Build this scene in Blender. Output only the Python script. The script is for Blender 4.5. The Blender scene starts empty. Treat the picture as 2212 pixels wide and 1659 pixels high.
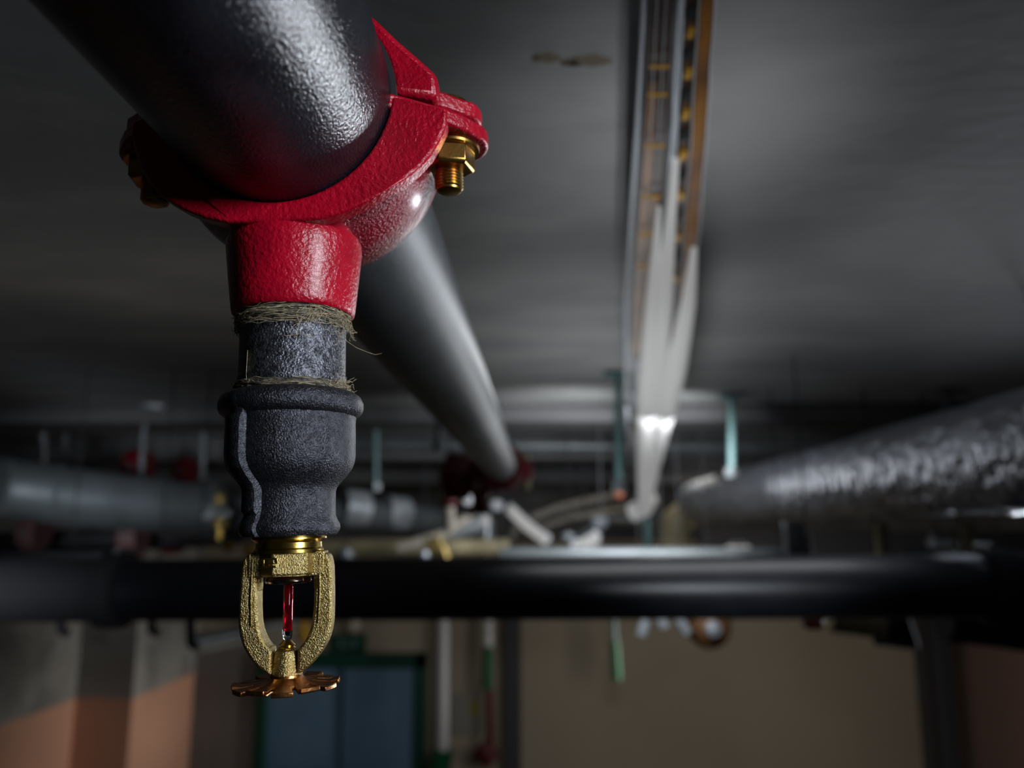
import bpy, bmesh, math, random
from math import sin, cos, pi, radians, atan, sqrt
from mathutils import Vector, Matrix, noise
random.seed(4)
S = bpy.context.scene
COL = S.collection
H = 3.3                                   # camera height above the floor
# ------------------------------------------------------------------ camera
PITCH, YAW, F = radians(10.204), radians(1.7906), 1700.0
cd = bpy.data.cameras.new('camera'); cam = bpy.data.objects.new('camera', cd); COL.objects.link(cam)
cam.location = (0, 0, H); cam.rotation_euler = (radians(90) + PITCH, 0, YAW)
cd.sensor_width = 36; cd.lens = F * 36 / 2212
cd.clip_start = 0.01; cd.clip_end = 60
cd.dof.use_dof = True; cd.dof.focus_distance = 0.258; cd.dof.aperture_fstop = 6.9; cd.dof.aperture_blades = 0
S.camera = cam
_f = Vector((-sin(YAW) * cos(PITCH), cos(YAW) * cos(PITCH), sin(PITCH)))
_r = Vector((cos(YAW), sin(YAW), 0)); _u = _r.cross(_f)
def at(px, py, Y):                        # world point seen at a pixel, at distance Y down the room
    v = _r * ((px - 1106) / F) - _u * ((py - 829.5) / F) + _f
    v = v * (Y / v.y); v.z += H
    return v
# ------------------------------------------------------------------ world, light, exposure
w = bpy.data.worlds.new('world'); S.world = w; w.use_nodes = True
w.node_tree.nodes['Background'].inputs[0].default_value = (0.55, 0.62, 0.75, 1)
w.node_tree.nodes['Background'].inputs[1].default_value = 0.012
vs = S.view_settings; vs.view_transform = 'Standard'; vs.look = 'None'; vs.exposure = 0.0; vs.gamma = 1.0; vs.use_curve_mapping = False
def area(name, loc, target, sx, sy, power, col=(1, 1, 1), spread=180):
    l = bpy.data.lights.new(name, 'AREA'); l.shape = 'RECTANGLE'; l.size = sx; l.size_y = sy
    l.energy = power; l.color = col; l.spread = radians(spread)
    o = bpy.data.objects.new(name, l); COL.objects.link(o)
    o.location = Vector(loc) + Vector((0, 0, H))
    d = Vector(target) - Vector(loc); o.rotation_euler = d.to_track_quat('-Z', 'Y').to_euler()
    return o
COOL = (0.86, 0.92, 1.0)
area('light_key_right', (0.60, -0.22, 0.20), (-0.09, 0.26, 0.05), 0.24, 0.30, 1.05, COOL, 60)  # unseen key light placed behind the camera, right, for the foreground highlights
area('light_right_lamp', (2.75, 3.9, -0.42), (-0.09, 0.26, 0.08), 0.5, 0.40, 1.3, COOL, 16)
area('light_ceiling_fill', (0.26, -0.20, -0.60), (0.12, 0.74, 0.38), 0.12, 0.12, 0.14, (0.94, 0.97, 1.0), 20)  # added light behind and below the camera, brightens the near ceiling
area('light_strip_up', (0.14, 1.6, 0.05), (0.14, 1.6, 1), 0.2, 0.9, 0.9, (0.94, 0.97, 1.0))
area('light_strip_near', (0.26, 1.35, 0.27), (0.10, 0.5, -0.5), 0.40, 0.10, 0.40, (0.94, 0.97, 1.0), 90)
area('light_strip_side', (0.42, 2.3, 0.25), (0.85, 2.3, 0.06), 0.12, 2.4, 0.55, (0.94, 0.97, 1.0), 110)
area('light_strip_down', (0.34, 1.38, 0.27), (0.32, 1.46, -1), 0.7, 0.25, 0.42, (0.94, 0.97, 1.0), 60)
area('light_left_ceiling_fill', (-0.62, 1.15, -0.12), (-0.62, 1.2, 1), 0.3, 0.3, 0.12, (1, 0.96, 0.92), 140)  # unseen light added below the left ceiling to lift it
area('light_strip_mid', (0.35, 2.05, 0.22), (-0.1, 3.4, -0.12), 0.4, 0.08, 6.0, (0.94, 0.97, 1.0), 120)
area('light_strip_far', (0.50, 2.7, 0.12), (0.36, 1.5, -0.08), 0.35, 0.12, 0.15, (0.94, 0.97, 1.0), 60)
area('light_left_fill', (-0.75, -0.3, -0.15), (-1.25, 2.2, 0.03), 0.3, 0.3, 0.6, COOL, 20)
area('light_mid_fill', (0.42, -0.4, -0.02), (0.30, 3.0, -0.03), 0.15, 0.15, 0.2, COOL, 15)
area('light_hall_fill', (0.9, 4.0, 0.30), (0.9, 4.4, -3), 0.5, 0.8, 2.2, (1, 0.95, 0.86))  # unseen area light added at ceiling height for the mid hall
area('light_hall_side', (2.9, 5.6, -0.9), (-3.1, 6.5, -1.4), 0.4, 0.4, 3.1, (1, 0.93, 0.84), 30)
area('light_hall_back', (0.9, 3.7, -0.7), (2.4, 7.3, -1.6), 0.5, 0.5, 10, (1, 0.93, 0.84), 150)  # unseen area light added to brighten the back wall and door

# ------------------------------------------------------------------ materials
MT = {}
def mat(name, col, rough=0.5, metal=0.0, col2=None, cscale=8, bump=0.0, bscale=300, bdist=0.001, coat=0.0,
        stretch=None, rvar=0.0, emit=None, estr=1.0, trans=0.0, ior=1.45, detail=4, cthr=(0.4, 0.6), spec=0.5):
    m = bpy.data.materials.new(name); m.use_nodes = True; MT[name] = m
    nt = m.node_tree; N = nt.nodes; L = nt.links; b = N['Principled BSDF']
    b.inputs['Base Color'].default_value = (*col, 1); b.inputs['Roughness'].default_value = rough
    b.inputs['Metallic'].default_value = metal; b.inputs['Coat Weight'].default_value = coat
    b.inputs['Coat Roughness'].default_value = 0.2
    b.inputs['Transmission Weight'].default_value = trans; b.inputs['IOR'].default_value = ior
    b.inputs['Specular IOR Level'].default_value = spec
    if emit: b.inputs['Emission Color'].default_value = (*emit, 1); b.inputs['Emission Strength'].default_value = estr
    tc = N.new('ShaderNodeTexCoord'); mp = N.new('ShaderNodeMapping'); L.new(tc.outputs['Object'], mp.inputs[0])
    if stretch: mp.inputs['Scale'].default_value = stretch
    if col2:
        n = N.new('ShaderNodeTexNoise'); n.inputs['Scale'].default_value = cscale; n.inputs['Detail'].default_value = detail
        L.new(mp.outputs[0], n.inputs['Vector'])
        r = N.new('ShaderNodeValToRGB'); r.color_ramp.elements[0].position = cthr[0]; r.color_ramp.elements[1].position = cthr[1]
        r.color_ramp.elements[0].color = (*col, 1); r.color_ramp.elements[1].color = (*col2, 1)
        L.new(n.outputs[0], r.inputs[0]); L.new(r.outputs[0], b.inputs['Base Color'])
        if rvar:
            mr = N.new('ShaderNodeMapRange'); mr.inputs['To Min'].default_value = rough - rvar; mr.inputs['To Max'].default_value = rough + rvar
            L.new(n.outputs[0], mr.inputs[0]); L.new(mr.outputs[0], b.inputs['Roughness'])
    if bump:
        n2 = N.new('ShaderNodeTexNoise'); n2.inputs['Scale'].default_value = bscale; n2.inputs['Detail'].default_value = 3
        L.new(mp.outputs[0], n2.inputs['Vector'])
        bp = N.new('ShaderNodeBump'); bp.inputs['Strength'].default_value = bump; bp.inputs['Distance'].default_value = bdist
        L.new(n2.outputs[0], bp.inputs['Height']); L.new(bp.outputs[0], b.inputs['Normal'])
    return m
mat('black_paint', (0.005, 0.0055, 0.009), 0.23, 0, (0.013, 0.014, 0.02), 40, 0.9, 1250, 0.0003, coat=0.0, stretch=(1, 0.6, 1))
mat('cross_black', (0.012, 0.013, 0.018), 0.36, 0, (0.016, 0.017, 0.022), 20)
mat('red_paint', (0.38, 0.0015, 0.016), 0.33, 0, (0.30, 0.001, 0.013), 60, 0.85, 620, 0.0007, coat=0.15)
mat('red_cast', (0.22, 0.004, 0.016), 0.27, 0, (0.16, 0.003, 0.012), 60, 1.0, 900, 0.0009, coat=0.3)
mat('zinc_gold', (0.50, 0.33, 0.08), 0.30, 1, (0.40, 0.19, 0.05), 160, 0.2, 900, 0.0002, rvar=0.08)
mat('steel_nipple', (0.16, 0.165, 0.19), 0.34, 0.85, (0.05, 0.052, 0.06), 500, 1.0, 1300, 0.0006)
mat('cast_iron', (0.07, 0.072, 0.085), 0.33, 0.85, (0.04, 0.041, 0.05), 500, 1.0, 1900, 0.0005)
mat('rib_edge', (0.10, 0.07, 0.06), 0.4, 0.8)
mat('brass', (0.44, 0.345, 0.15), 0.36, 1, (0.34, 0.25, 0.09), 400, 1.0, 2100, 0.0004)
mat('brass_smooth', (0.60, 0.42, 0.10), 0.22, 1, (0.45, 0.30, 0.06), 200, 0.15, 900, 0.0002)
mat('bronze', (0.52, 0.23, 0.075), 0.30, 1, (0.36, 0.14, 0.05), 300, 0.35, 900, 0.0003)
mat('bronze_edge', (0.75, 0.45, 0.18), 0.35, 1)
mat('chrome_copper', (0.45, 0.33, 0.30), 0.12, 1)
mat('glass', (1, 1, 1), 0.02, 0, trans=1.0, ior=1.3)
mat('red_liquid', (0.50, 0.0, 0.02), 0.04, 0, trans=0.9, ior=1.36)
mat('hemp', (0.42, 0.35, 0.225), 0.8, 0, (0.20, 0.155, 0.09), 700)
mat('hemp_wet', (0.13, 0.115, 0.08), 0.42, 0, (0.05, 0.047, 0.04), 260, 0.9, 500, 0.0012, stretch=(1, 1, 4))
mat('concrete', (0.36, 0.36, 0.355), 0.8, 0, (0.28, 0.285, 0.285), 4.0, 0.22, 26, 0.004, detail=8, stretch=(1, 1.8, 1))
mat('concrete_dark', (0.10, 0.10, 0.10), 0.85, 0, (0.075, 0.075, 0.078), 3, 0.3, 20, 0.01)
mat('stain', (0.17, 0.14, 0.10), 0.8, 0)
mat('beige_wall', (0.44, 0.38, 0.29), 0.8, 0, (0.40, 0.34, 0.26), 0.8)
mat('grey_wall', (0.20, 0.19, 0.185), 0.8, 0, (0.17, 0.165, 0.16), 1.2)
mat('floor_grey', (0.18, 0.18, 0.18), 0.6, 0, (0.14, 0.14, 0.14), 1.2)
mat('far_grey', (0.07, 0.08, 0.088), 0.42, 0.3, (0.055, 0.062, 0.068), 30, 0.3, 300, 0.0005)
mat('galv', (0.13, 0.145, 0.155), 0.44, 0.4, (0.10, 0.115, 0.12), 9, 0.4, 60, 0.002)
mat('galv_light', (0.52, 0.56, 0.60), 0.35, 0.5, (0.4, 0.44, 0.48), 12)
mat('foil', (0.50, 0.53, 0.60), 0.32, 0.6, (0.42, 0.45, 0.52), 14, 1.0, 34, 0.022)
mat('khaki', (0.34, 0.29, 0.17), 0.6, 0, (0.2, 0.17, 0.1), 8)
mat('dark_metal', (0.014, 0.014, 0.017), 0.8, 0.0)
mat('column_grey', (0.06, 0.06, 0.066), 0.7)
mat('dull_pink', (0.12, 0.055, 0.055), 0.6)
mat('dull_brass', (0.30, 0.22, 0.075), 0.45, 0.7)
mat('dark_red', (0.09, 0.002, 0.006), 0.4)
mat('brown_drum', (0.16, 0.075, 0.03), 0.35, 0.3)
mat('amber', (0.30, 0.12, 0.012), 0.3, 0.2, (0.14, 0.055, 0.015), 9, stretch=(3, 1, 3))
mat('amber_dark', (0.055, 0.035, 0.028), 0.3, 0.3)
mat('copper_tie', (0.55, 0.30, 0.03), 0.3, 0.4)
mat('clear_plastic', (0.75, 0.80, 0.86), 0.22, 0, trans=0.35, ior=1.3)
mat('frosted', (0.42, 0.45, 0.49), 0.35, 0)
mat('lamp_white', (0.35, 0.35, 0.35), 0.6, 0, emit=(1, 1, 0.985), estr=0.22)
mat('lamp_bright', (0.3, 0.3, 0.3), 0.5, 0, emit=(1, 1, 0.97), estr=0.30)
mat('glow_orange', (0.6, 0.2, 0.1), 0.5, 0, emit=(1.0, 0.32, 0.17), estr=0.25)
mat('white_plastic', (0.62, 0.64, 0.68), 0.4)
mat('green_plastic', (0.0, 0.09, 0.035), 0.4)
mat('dark_green', (0.003, 0.055, 0.035), 0.5)
mat('teal_rod', (0.09, 0.17, 0.17), 0.4)
mat('door_blue', (0.12, 0.24, 0.38), 0.5, 0, (0.15, 0.28, 0.42), 2)
mat('yellow_mark', (0.40, 0.32, 0.03), 0.5)
mat('sign_face', (0.30, 0.29, 0.26), 0.5)
mat('wire_beige', (0.34, 0.31, 0.26), 0.6)
def two_tone(name, low, high, zsplit):
    m = mat(name, low, 0.75); nt = m.node_tree; N = nt.nodes; L = nt.links; b = N['Principled BSDF']
    g = N.new('ShaderNodeNewGeometry'); sp = N.new('ShaderNodeSeparateXYZ'); L.new(g.outputs['Position'], sp.inputs[0])
    n = N.new('ShaderNodeTexNoise'); n.inputs['Scale'].default_value = 6; L.new(g.outputs['Position'], n.inputs['Vector'])
    ma = N.new('ShaderNodeMath'); ma.operation = 'MULTIPLY_ADD'; ma.inputs[1].default_value = 0.05; L.new(n.outputs[0], ma.inputs[0]); L.new(sp.outputs[2], ma.inputs[2])
    gt = N.new('ShaderNodeMath'); gt.operation = 'GREATER_THAN'; gt.inputs[1].default_value = zsplit + 0.025; L.new(ma.outputs[0], gt.inputs[0])
    n2 = N.new('ShaderNodeTexNoise'); n2.inputs['Scale'].default_value = 2.2; n2.inputs['Detail'].default_value = 5; L.new(g.outputs['Position'], n2.inputs['Vector'])
    r = N.new('ShaderNodeValToRGB'); r.color_ramp.elements[0].color = (*[c * 0.6 for c in high], 1); r.color_ramp.elements[1].color = (*high, 1)
    r.color_ramp.elements[0].position = 0.4; r.color_ramp.elements[1].position = 0.55; L.new(n2.outputs[0], r.inputs[0])
    mx = N.new('ShaderNodeMixRGB'); mx.inputs[1].default_value = (*low, 1); L.new(r.outputs[0], mx.inputs[2]); L.new(gt.outputs[0], mx.inputs[0])
    L.new(mx.outputs[0], b.inputs['Base Color'])
two_tone('peach_grey_wall', (0.60, 0.33, 0.23), (0.30, 0.30, 0.29), 2.02)
two_tone('pink_grey_wall', (0.30, 0.19, 0.17), (0.12, 0.12, 0.12), 2.35)

# ------------------------------------------------------------------ mesh helpers
class MB:
    def __init__(s): s.v = []; s.f = []
    def add(s, v, f):
        k = len(s.v); s.v += [tuple(p) for p in v]; s.f += [tuple(i + k for i in q) for q in f]; return s
    def box(s, c, d, rot=None):
        v = []
        for i in range(8):
            p = Vector(((i & 1) - .5, ((i >> 1) & 1) - .5, ((i >> 2) & 1) - .5)); p = Vector((p.x * d[0], p.y * d[1], p.z * d[2]))
            if rot: p = rot @ p
            v.append(p + Vector(c))
        return s.add(v, [(0, 2, 3, 1), (4, 5, 7, 6), (0, 1, 5, 4), (2, 6, 7, 3), (0, 4, 6, 2), (1, 3, 7, 5)])
    def lathe(s, prof, n=48, c=(0, 0, 0), axis='Z', a0=0.0):
        v = []; f = []
        for r, z in prof:
            for i in range(n):
                a = 2 * pi * i / n + a0
                p = (r * cos(a), r * sin(a), z)
                if axis == 'Y': p = (p[0], p[2], p[1])
                if axis == 'X': p = (p[2], p[0], p[1])
                v.append((p[0] + c[0], p[1] + c[1], p[2] + c[2]))
        for j in range(len(prof) - 1):
            for i in range(n):
                k = (i + 1) % n; f.append((j * n + i, j * n + k, (j + 1) * n + k, (j + 1) * n + i))
        if prof[0][0] > 1e-6: f.append(tuple(range(n))[::-1])
        if prof[-1][0] > 1e-6: f.append(tuple((len(prof) - 1) * n + i for i in range(n)))
        return s.add(v, f)
    def tube(s, pts, r, n=12, cap=True):
        pts = [Vector(p) for p in pts]; m = len(pts)
        rr = r if isinstance(r, (list, tuple)) else [r] * m
        v = []; f = []; t0 = (pts[1] - pts[0]).normalized()
        ref = Vector((0, 0, 1)) if abs(t0.z) < .9 else Vector((1, 0, 0)); nx = t0.cross(ref).normalized()
        for i, p in enumerate(pts):
            t = (pts[min(i + 1, m - 1)] - pts[max(i - 1, 0)]).normalized()
            nx = (nx - t * nx.dot(t)).normalized(); ny = t.cross(nx)
            for k in range(n):
                a = 2 * pi * k / n; v.append(p + (nx * cos(a) + ny * sin(a)) * rr[i])
        for i in range(m - 1):
            for k in range(n):
                q = (k + 1) % n; f.append((i * n + k, i * n + q, (i + 1) * n + q, (i + 1) * n + k))
        if cap: f.append(tuple(range(n))[::-1]); f.append(tuple((m - 1) * n + k for k in range(n)))
        return s.add(v, f)
    def prism(s, poly, y0, y1):                       # polygon in (x, z), extruded along y
        n = len(poly); v = [(x, y0, z) for x, z in poly] + [(x, y1, z) for x, z in poly]
        f = [tuple(range(n)), tuple(range(2 * n - 1, n - 1, -1))]
        for i in range(n): k = (i + 1) % n; f.append((i, n + i, n + k, k))
        return s.add(v, f)
    def build(s, name, m, parent=None, bevel=0, seg=2, angle=35, loc=None):
        me = bpy.data.meshes.new(name); me.from_pydata(s.v, [], s.f); me.validate()
        bm = bmesh.new(); bm.from_mesh(me); bmesh.ops.recalc_face_normals(bm, faces=bm.faces); bm.to_mesh(me); bm.free()
        for p in me.polygons: p.use_smooth = True
        me.set_sharp_from_angle(angle=radians(angle))
        me.materials.append(MT[m]); o = bpy.data.objects.new(name, me); COL.objects.link(o)
        if parent: o.parent = parent
        if loc: o.location = loc
        if bevel:
            b = o.modifiers.new('bevel', 'BEVEL'); b.width = bevel; b.segments = seg; b.limit_method = 'ANGLE'; b.angle_limit = radians(30)
        return o
def tag(o, label=None, cat=None, group=None, kind=None):
    if label: o['label'] = label
    if cat: o['category'] = cat
    if group: o['group'] = group
    if kind: o['kind'] = kind
    return o
def recenter(o):                                      # origin of a top-level mesh to its own middle
    me = o.data; c = sum((v.co for v in me.vertices), Vector()) / len(me.vertices)
    me.transform(Matrix.Translation(-c)); o.location = c
    return o
def thing(name, label, cat, loc, group=None, rot=(0, 0, 0)):
    o = bpy.data.objects.new(name, None); COL.objects.link(o); o.location = loc; o.rotation_euler = rot; o.empty_display_size = .02
    return tag(o, label, cat, group)
class Part:                                           # build parts given in world coordinates under a thing
    def __init__(s, t): s.t = t
    def __call__(s, name, mb, m, **k):
        o = mb.build(name, m, s.t, **k); o.data.transform(Matrix.Translation(-Vector(s.t.location))); return o

# ------------------------------------------------------------------ setting
def struct(name, mb, m, **k): return tag(mb.build(name, m, **k), kind='structure')
ZC = H + 0.38
YB = 7.3
cor = at(415, 1430, YB)
XL, XR = -3.5, 3.72
# ceiling slab with slight undulation
v = []; f = []; nx_, ny_ = 60, 60
for j in range(ny_ + 1):
    for i in range(nx_ + 1):
        x = XL - .3 + (XR - XL + .6) * i / nx_; y = -1.5 + (YB + 1.7) * j / ny_
        v.append((x, y, ZC + 0.002 * noise.noise(Vector((x * 1.4, y * 2.2, 0)))))
for j in range(ny_):
    for i in range(nx_):
        a = j * (nx_ + 1) + i; f.append((a, a + nx_ + 1, a + nx_ + 2, a + 1))
k0 = len(v); v += [(XL - .3, -1.5, ZC + .2), (XR + .3, -1.5, ZC + .2), (XR + .3, YB + .2, ZC + .2), (XL - .3, YB + .2, ZC + .2)]
f.append((k0, k0 + 1, k0 + 2, k0 + 3))
ceil = struct('ceiling', MB().add(v, f), 'concrete')
for px, py, w_, h_ in ((1272, 127, .030, .005), (1180, 121, .018, .004), (1235, 131, .014, .003)):
    c = at(px, py, 1.0); t = (ZC - H) / (c.z - H); c = Vector((c.x * t, c.y * t, ZC - .0035))
    mb = MB(); n = 18; vv = [(c.x + w_ * (.8 + .2 * sin(3 * a)) * cos(a) * .7, c.y + h_ * (1 + .3 * cos(5 * a)) * sin(a), c.z) for a in [2 * pi * q / n for q in range(n)]]
    mb.add(vv + [(p[0], p[1], p[2] + .004) for p in vv], [tuple(range(n)), tuple(range(2 * n - 1, n - 1, -1))] + [(i, (i + 1) % n, n + (i + 1) % n, n + i) for i in range(n)])
    mb.build('stain', 'stain', ceil)
struct('floor', MB().box((0, YB / 2 - .75, -.05), (XR - XL + .6, YB + 1.5, .1)), 'floor_grey')
struct('wall_back', MB().box(((XL + XR) / 2, YB + .1, ZC / 2), (XR - XL + .6, .2, ZC)), 'beige_wall')
struct('wall_right', MB().box((XR + .1, YB / 2 - .7, ZC / 2), (.2, YB + 1.4, ZC)), 'pink_grey_wall')
# left wall: near run, pilaster facing the camera, return to the back wall
zp = cor.z - H
pil = at(165, 1485, 1.0); Yp = zp / (pil.z - H); xa = pil.x * Yp; xb = at(290, 1480, Yp).x
struct('wall_left', MB().box((xa - .1, Yp / 2 - .7, ZC / 2), (.2, Yp + 1.4, ZC)), 'peach_grey_wall')
struct('trim_1', MB().box(((xa + xb) / 2 - .1, (Yp + YB) / 2, ZC / 2), (xb - xa + .2, YB - Yp, ZC)), 'peach_grey_wall', bevel=.01)
# grey panel of back wall left of the door
struct('trim_2', MB().box(((xb + at(566, 1430, YB).x) / 2, YB - .03, 1.1), (at(566, 1430, YB).x - xb, .06, 2.2 + .35)), 'grey_wall')
# concrete beams across the ceiling
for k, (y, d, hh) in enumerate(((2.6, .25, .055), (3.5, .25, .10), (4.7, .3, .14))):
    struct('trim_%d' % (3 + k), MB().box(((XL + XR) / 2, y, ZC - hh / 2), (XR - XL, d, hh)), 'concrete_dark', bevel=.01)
struct('trim_6', MB().box(((XL + XR) / 2, 6.75, (ZC + H - .12) / 2), (XR - XL, .35, ZC - H + .12)), 'concrete_dark', bevel=.015)  # deep dark beam added so the upper back wall stays dark
# door
dl, dr = at(566, 1410, YB).x, at(925, 1410, YB).x; dz = at(740, 1408, YB).z
door = tag(MB().box(((dl + dr) / 2, YB - .02, dz / 2), (dr - dl - .1, .05, dz - .05)).build('door_1', 'door_blue', bevel=.004), kind='structure')
fr = MB(); wd = .10
fr.box((dl + wd / 2, YB - .05, dz / 2), (wd, .12, dz)).box((dr - wd / 2, YB - .05, dz / 2), (wd, .12, dz)).box(((dl + dr) / 2, YB - .05, dz - .06), (dr - dl, .12, .12))
fr.build('door_frame', 'dark_green', door, bevel=.006)
MB().box(((dl + dr) / 2, YB - .06, dz / 2 - .05), (.02, .02, dz - .1)).build('door_seam', 'dark_metal', door)
MB().box(((dl + dr) / 2 + .08, YB - .08, 1.05), (.03, .06, .16)).build('door_handle', 'dark_metal', door, bevel=.005)
# steel column and wall post
c = at(2022, 1500, 7.0)
t = thing('steel_column', 'dark steel column in the right far corner beside the pink wall', 'column', (c.x, 7.0, 0)); P = Part(t)
P('web', MB().box((c.x, 7.0, 1.7), (.18, .02, 3.4)), 'column_grey'); 
for s_ in (-1, 1): P('flange', MB().box((c.x + s_ * .10, 7.0, 1.7), (.02, .2, 3.4)), 'column_grey')
P('foot_plate', MB().box((c.x, 7.0, .01), (.3, .3, .02)), 'dark_metal')
c = at(1106, 1500, 7.1)
t = thing('wall_post', 'dark grey vertical post on the beige back wall, centre of frame', 'post', (c.x, 7.15, 0)); P = Part(t)
P('post_tube', MB().box((c.x, 7.17, 1.55), (.15, .14, 3.1)), 'column_grey', bevel=.01); P('foot_plate', MB().box((c.x, 7.17, .01), (.26, .22, .02)), 'dark_metal')

# ------------------------------------------------------------------ foreground: the pipe and the sprinkler drop
OX, OY, OZ = -0.08647, 0.2635, 0.14281
RP = 0.03805; TAU = radians(1.7)
RM = Matrix.Rotation(-TAU, 4, 'Y')
pipe = thing('sprinkler_main_pipe', 'large black steel pipe running from the top left corner away down the room', 'pipe', (OX, -0.35, H + OZ)); P = Part(pipe)
def pipe_mesh(y0, y1, r, n=96, m=60):
    mb = MB(); v = []; f = []
    for j in range(m + 1):
        y = y0 + (y1 - y0) * j / m
        for i in range(n): a = 2 * pi * i / n; v.append((OX + r * cos(a), y, H + OZ + r * sin(a)))
    for j in range(m):
        for i in range(n): k = (i + 1) % n; f.append((j * n + i, j * n + k, (j + 1) * n + k, (j + 1) * n + i))
    f.append(tuple(range(n))); f.append(tuple(m * n + i for i in range(n))); return mb.add(v, f)
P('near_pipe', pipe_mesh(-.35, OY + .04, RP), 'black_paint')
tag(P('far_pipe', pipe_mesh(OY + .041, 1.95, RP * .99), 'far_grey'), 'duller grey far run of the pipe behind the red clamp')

def drop(name, label, cat, s):                        # a thing on the tilted vertical axis, base at distance s under the pipe centre
    o = thing(name, label, cat, Vector((OX, OY, H + OZ)) + (RM @ Vector((0, 0, -s))), rot=(0, -TAU, 0)); o['s'] = 0; del o['s']
    def part(pname, mb, m, **k):
        ob = mb.build(pname, m, o, **k); ob.data.transform(Matrix.Translation((0, 0, s))); return ob
    return o, part
# ---- clamp (mechanical tee)
clamp, P = drop('pipe_clamp_tee', 'glossy red cast clamp tee bolted round the big black pipe', 'pipe clamp', 0.0)
def slant(mb, y0, x0=.036, k=.62):                       # lean the front corners of a flange back towards the ears
    mb.v = [(x, y + max(0, abs(x) - x0) * k, z) for x, y, z in mb.v]; return mb
def arc(r, a0, a1, n): return [(r * sin(a0 + (a1 - a0) * i / n), -r * cos(a0 + (a1 - a0) * i / n)) for i in range(n + 1)]
RI = RP + .0002
side = [(.015, -.0449), (.0225, -.0431), (.030, -.0398), (.0365, -.0356), (.042, -.0308), (.0465, -.0255), (.0505, -.0195), (.0530, -.0140), (.0552, -.0085), (.0558, -.0062)]
ear = [(.0705, -.0062), (.0712, -.0005)]
outer = [(0, -.0455)] + side
tip = []
inner = arc(RI, radians(-88.5), radians(88.5), 44)
poly = [(-x, z) for x, z in outer[1:][::-1]] + outer + [(.0558, -.0004)] + inner[::-1] + [(-.0558, -.0004)]
lower = P('lower_housing', slant(MB().prism(poly, -.0230, -.0160), -.0230), 'red_paint', bevel=.0012, seg=3)
# saddle hull behind the flange
v = []; f = []
ys = [-.0170, -.009, -.002, .004, .010, .016, .022, .027, .031, .034, .036, .036]; rs = [.0432, .0440, .0455, .0470, .0482, .0487, .0484, .0476, .0464, .0447, .0425, .0383]
NT = 56
for y, r in zip(ys, rs):
    for i in range(NT + 1):
        a = radians(-86 + 172 * i / NT); rr = r + .002 * (abs(sin(a)) ** 3)
        v.append((rr * sin(a), y, -rr * cos(a)))
for j in range(len(ys) - 1):
    for i in range(NT): f.append((j * (NT + 1) + i, j * (NT + 1) + i + 1, (j + 1) * (NT + 1) + i + 1, (j + 1) * (NT + 1) + i))
P('saddle_body', MB().add(v, f), 'red_cast')
def ear_poly(cx, hw, r, x0, n=14, yf=-.0325, xf=.0552, x2=.0615):                    # plan outline (x, y): a tongue with a round end
    pts = [(x0, yf), (xf, yf + .0125), (x2, yf + .0180)]
    for i in range(n + 1):
        a = -pi * .20 + pi * .70 * i / n; pts.append((cx + r * cos(a), r * sin(a)))
    pts.append((x0, hw)); return pts
def plate(pts, z0, z1, sx=1, dy=0):
    n = len(pts); v = [(sx * x, y + dy, z0) for x, y in pts] + [(sx * x, y + dy, z1) for x, y in pts]
    return MB().add(v, [tuple(range(n)), tuple(range(2 * n - 1, n - 1, -1))] + [(i, (i + 1) % n, n + (i + 1) % n, n + i) for i in range(n)])
BX, BY = .0550, .0095
for sx in (-1, 1):
    P('lower_ear', plate(ear_poly(BX, .0275, .0140, .036), -.0062, -.0003, sx, BY), 'red_paint', bevel=.0012, seg=3)
    P('upper_ear', plate(ear_poly(BX - .001, .0245, .0128, .034, yf=-.0285, xf=.0535, x2=.0600), .0022, .0085, sx, BY), 'red_paint', bevel=.0012, seg=3)
# upper housing, bevelled, tapering to the ears
up_out = [(.0530, .0105), (.0480, .0150), (.0400, .0216), (.0330, .0288), (.0240, .0365), (.0130, .0425), (0, .0445)]
inner = arc(RI, radians(-90 + 4), radians(-270 - 0 + 176), 2)
inn = [(RI * cos(a), RI * sin(a)) for a in [radians(2 + 176 * i / 44) for i in range(45)]]
polyu = [(.0530, .0016)] + up_out + [(-x, z) for x, z in up_out[:-1][::-1]] + [(-.0530, .0016)] + inn[::-1]
P('upper_housing', slant(MB().prism(polyu, -.0195, .0180), -.0195, .036, .34), 'red_paint', bevel=.0022, seg=3)
P('gasket', MB().add(*(lambda m: (m.v, m.f))(MB().lathe([(RP + .0001, -.0205), (RP + .0016, -.0205), (RP + .0016, .030), (RP + .0001, .030)], 64, axis='Y'))), 'dark_metal')
def thread_profile(r, z0, z1, n):
    p = [(r * .9, z0)]
    for i in range(n):
        a = z0 + (z1 - z0) * i / n; d = (z1 - z0) / n
        p += [(r * .90, a + d * .15), (r, a + d * .5), (r * .90, a + d * .85)]
    return p
for sx in (-1, 1):
    c = (sx * BX - .0010, BY, 0); ps = thread_profile(.0053, -.0128, -.0222, 8)
    b = P('bolt', MB().lathe([(.0048, .0075)] + ps + [(.0046, -.0227), (.0036, -.0232), (0, -.0233)], 32, c), 'zinc_gold')
    P('bolt_head', MB().lathe([(0, .0142), (.0050, .0138), (.0078, .0118), (.0088, .0080)], 32, c), 'zinc_gold')
    P('washer', MB().lathe([(.0050, -.0060), (.0114, -.0060), (.0117, -.0066), (.0114, -.0074), (.0050, -.0076)], 40, c), 'zinc_gold')
    P('hex_nut', MB().lathe([(.0046, -.0072), (.0101, -.0074), (.0101, -.0138), (.0090, -.0150), (.0052, -.0150)], 6, c, a0=radians(14 if sx > 0 else 40)), 'zinc_gold', bevel=.0004, angle=20)
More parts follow.
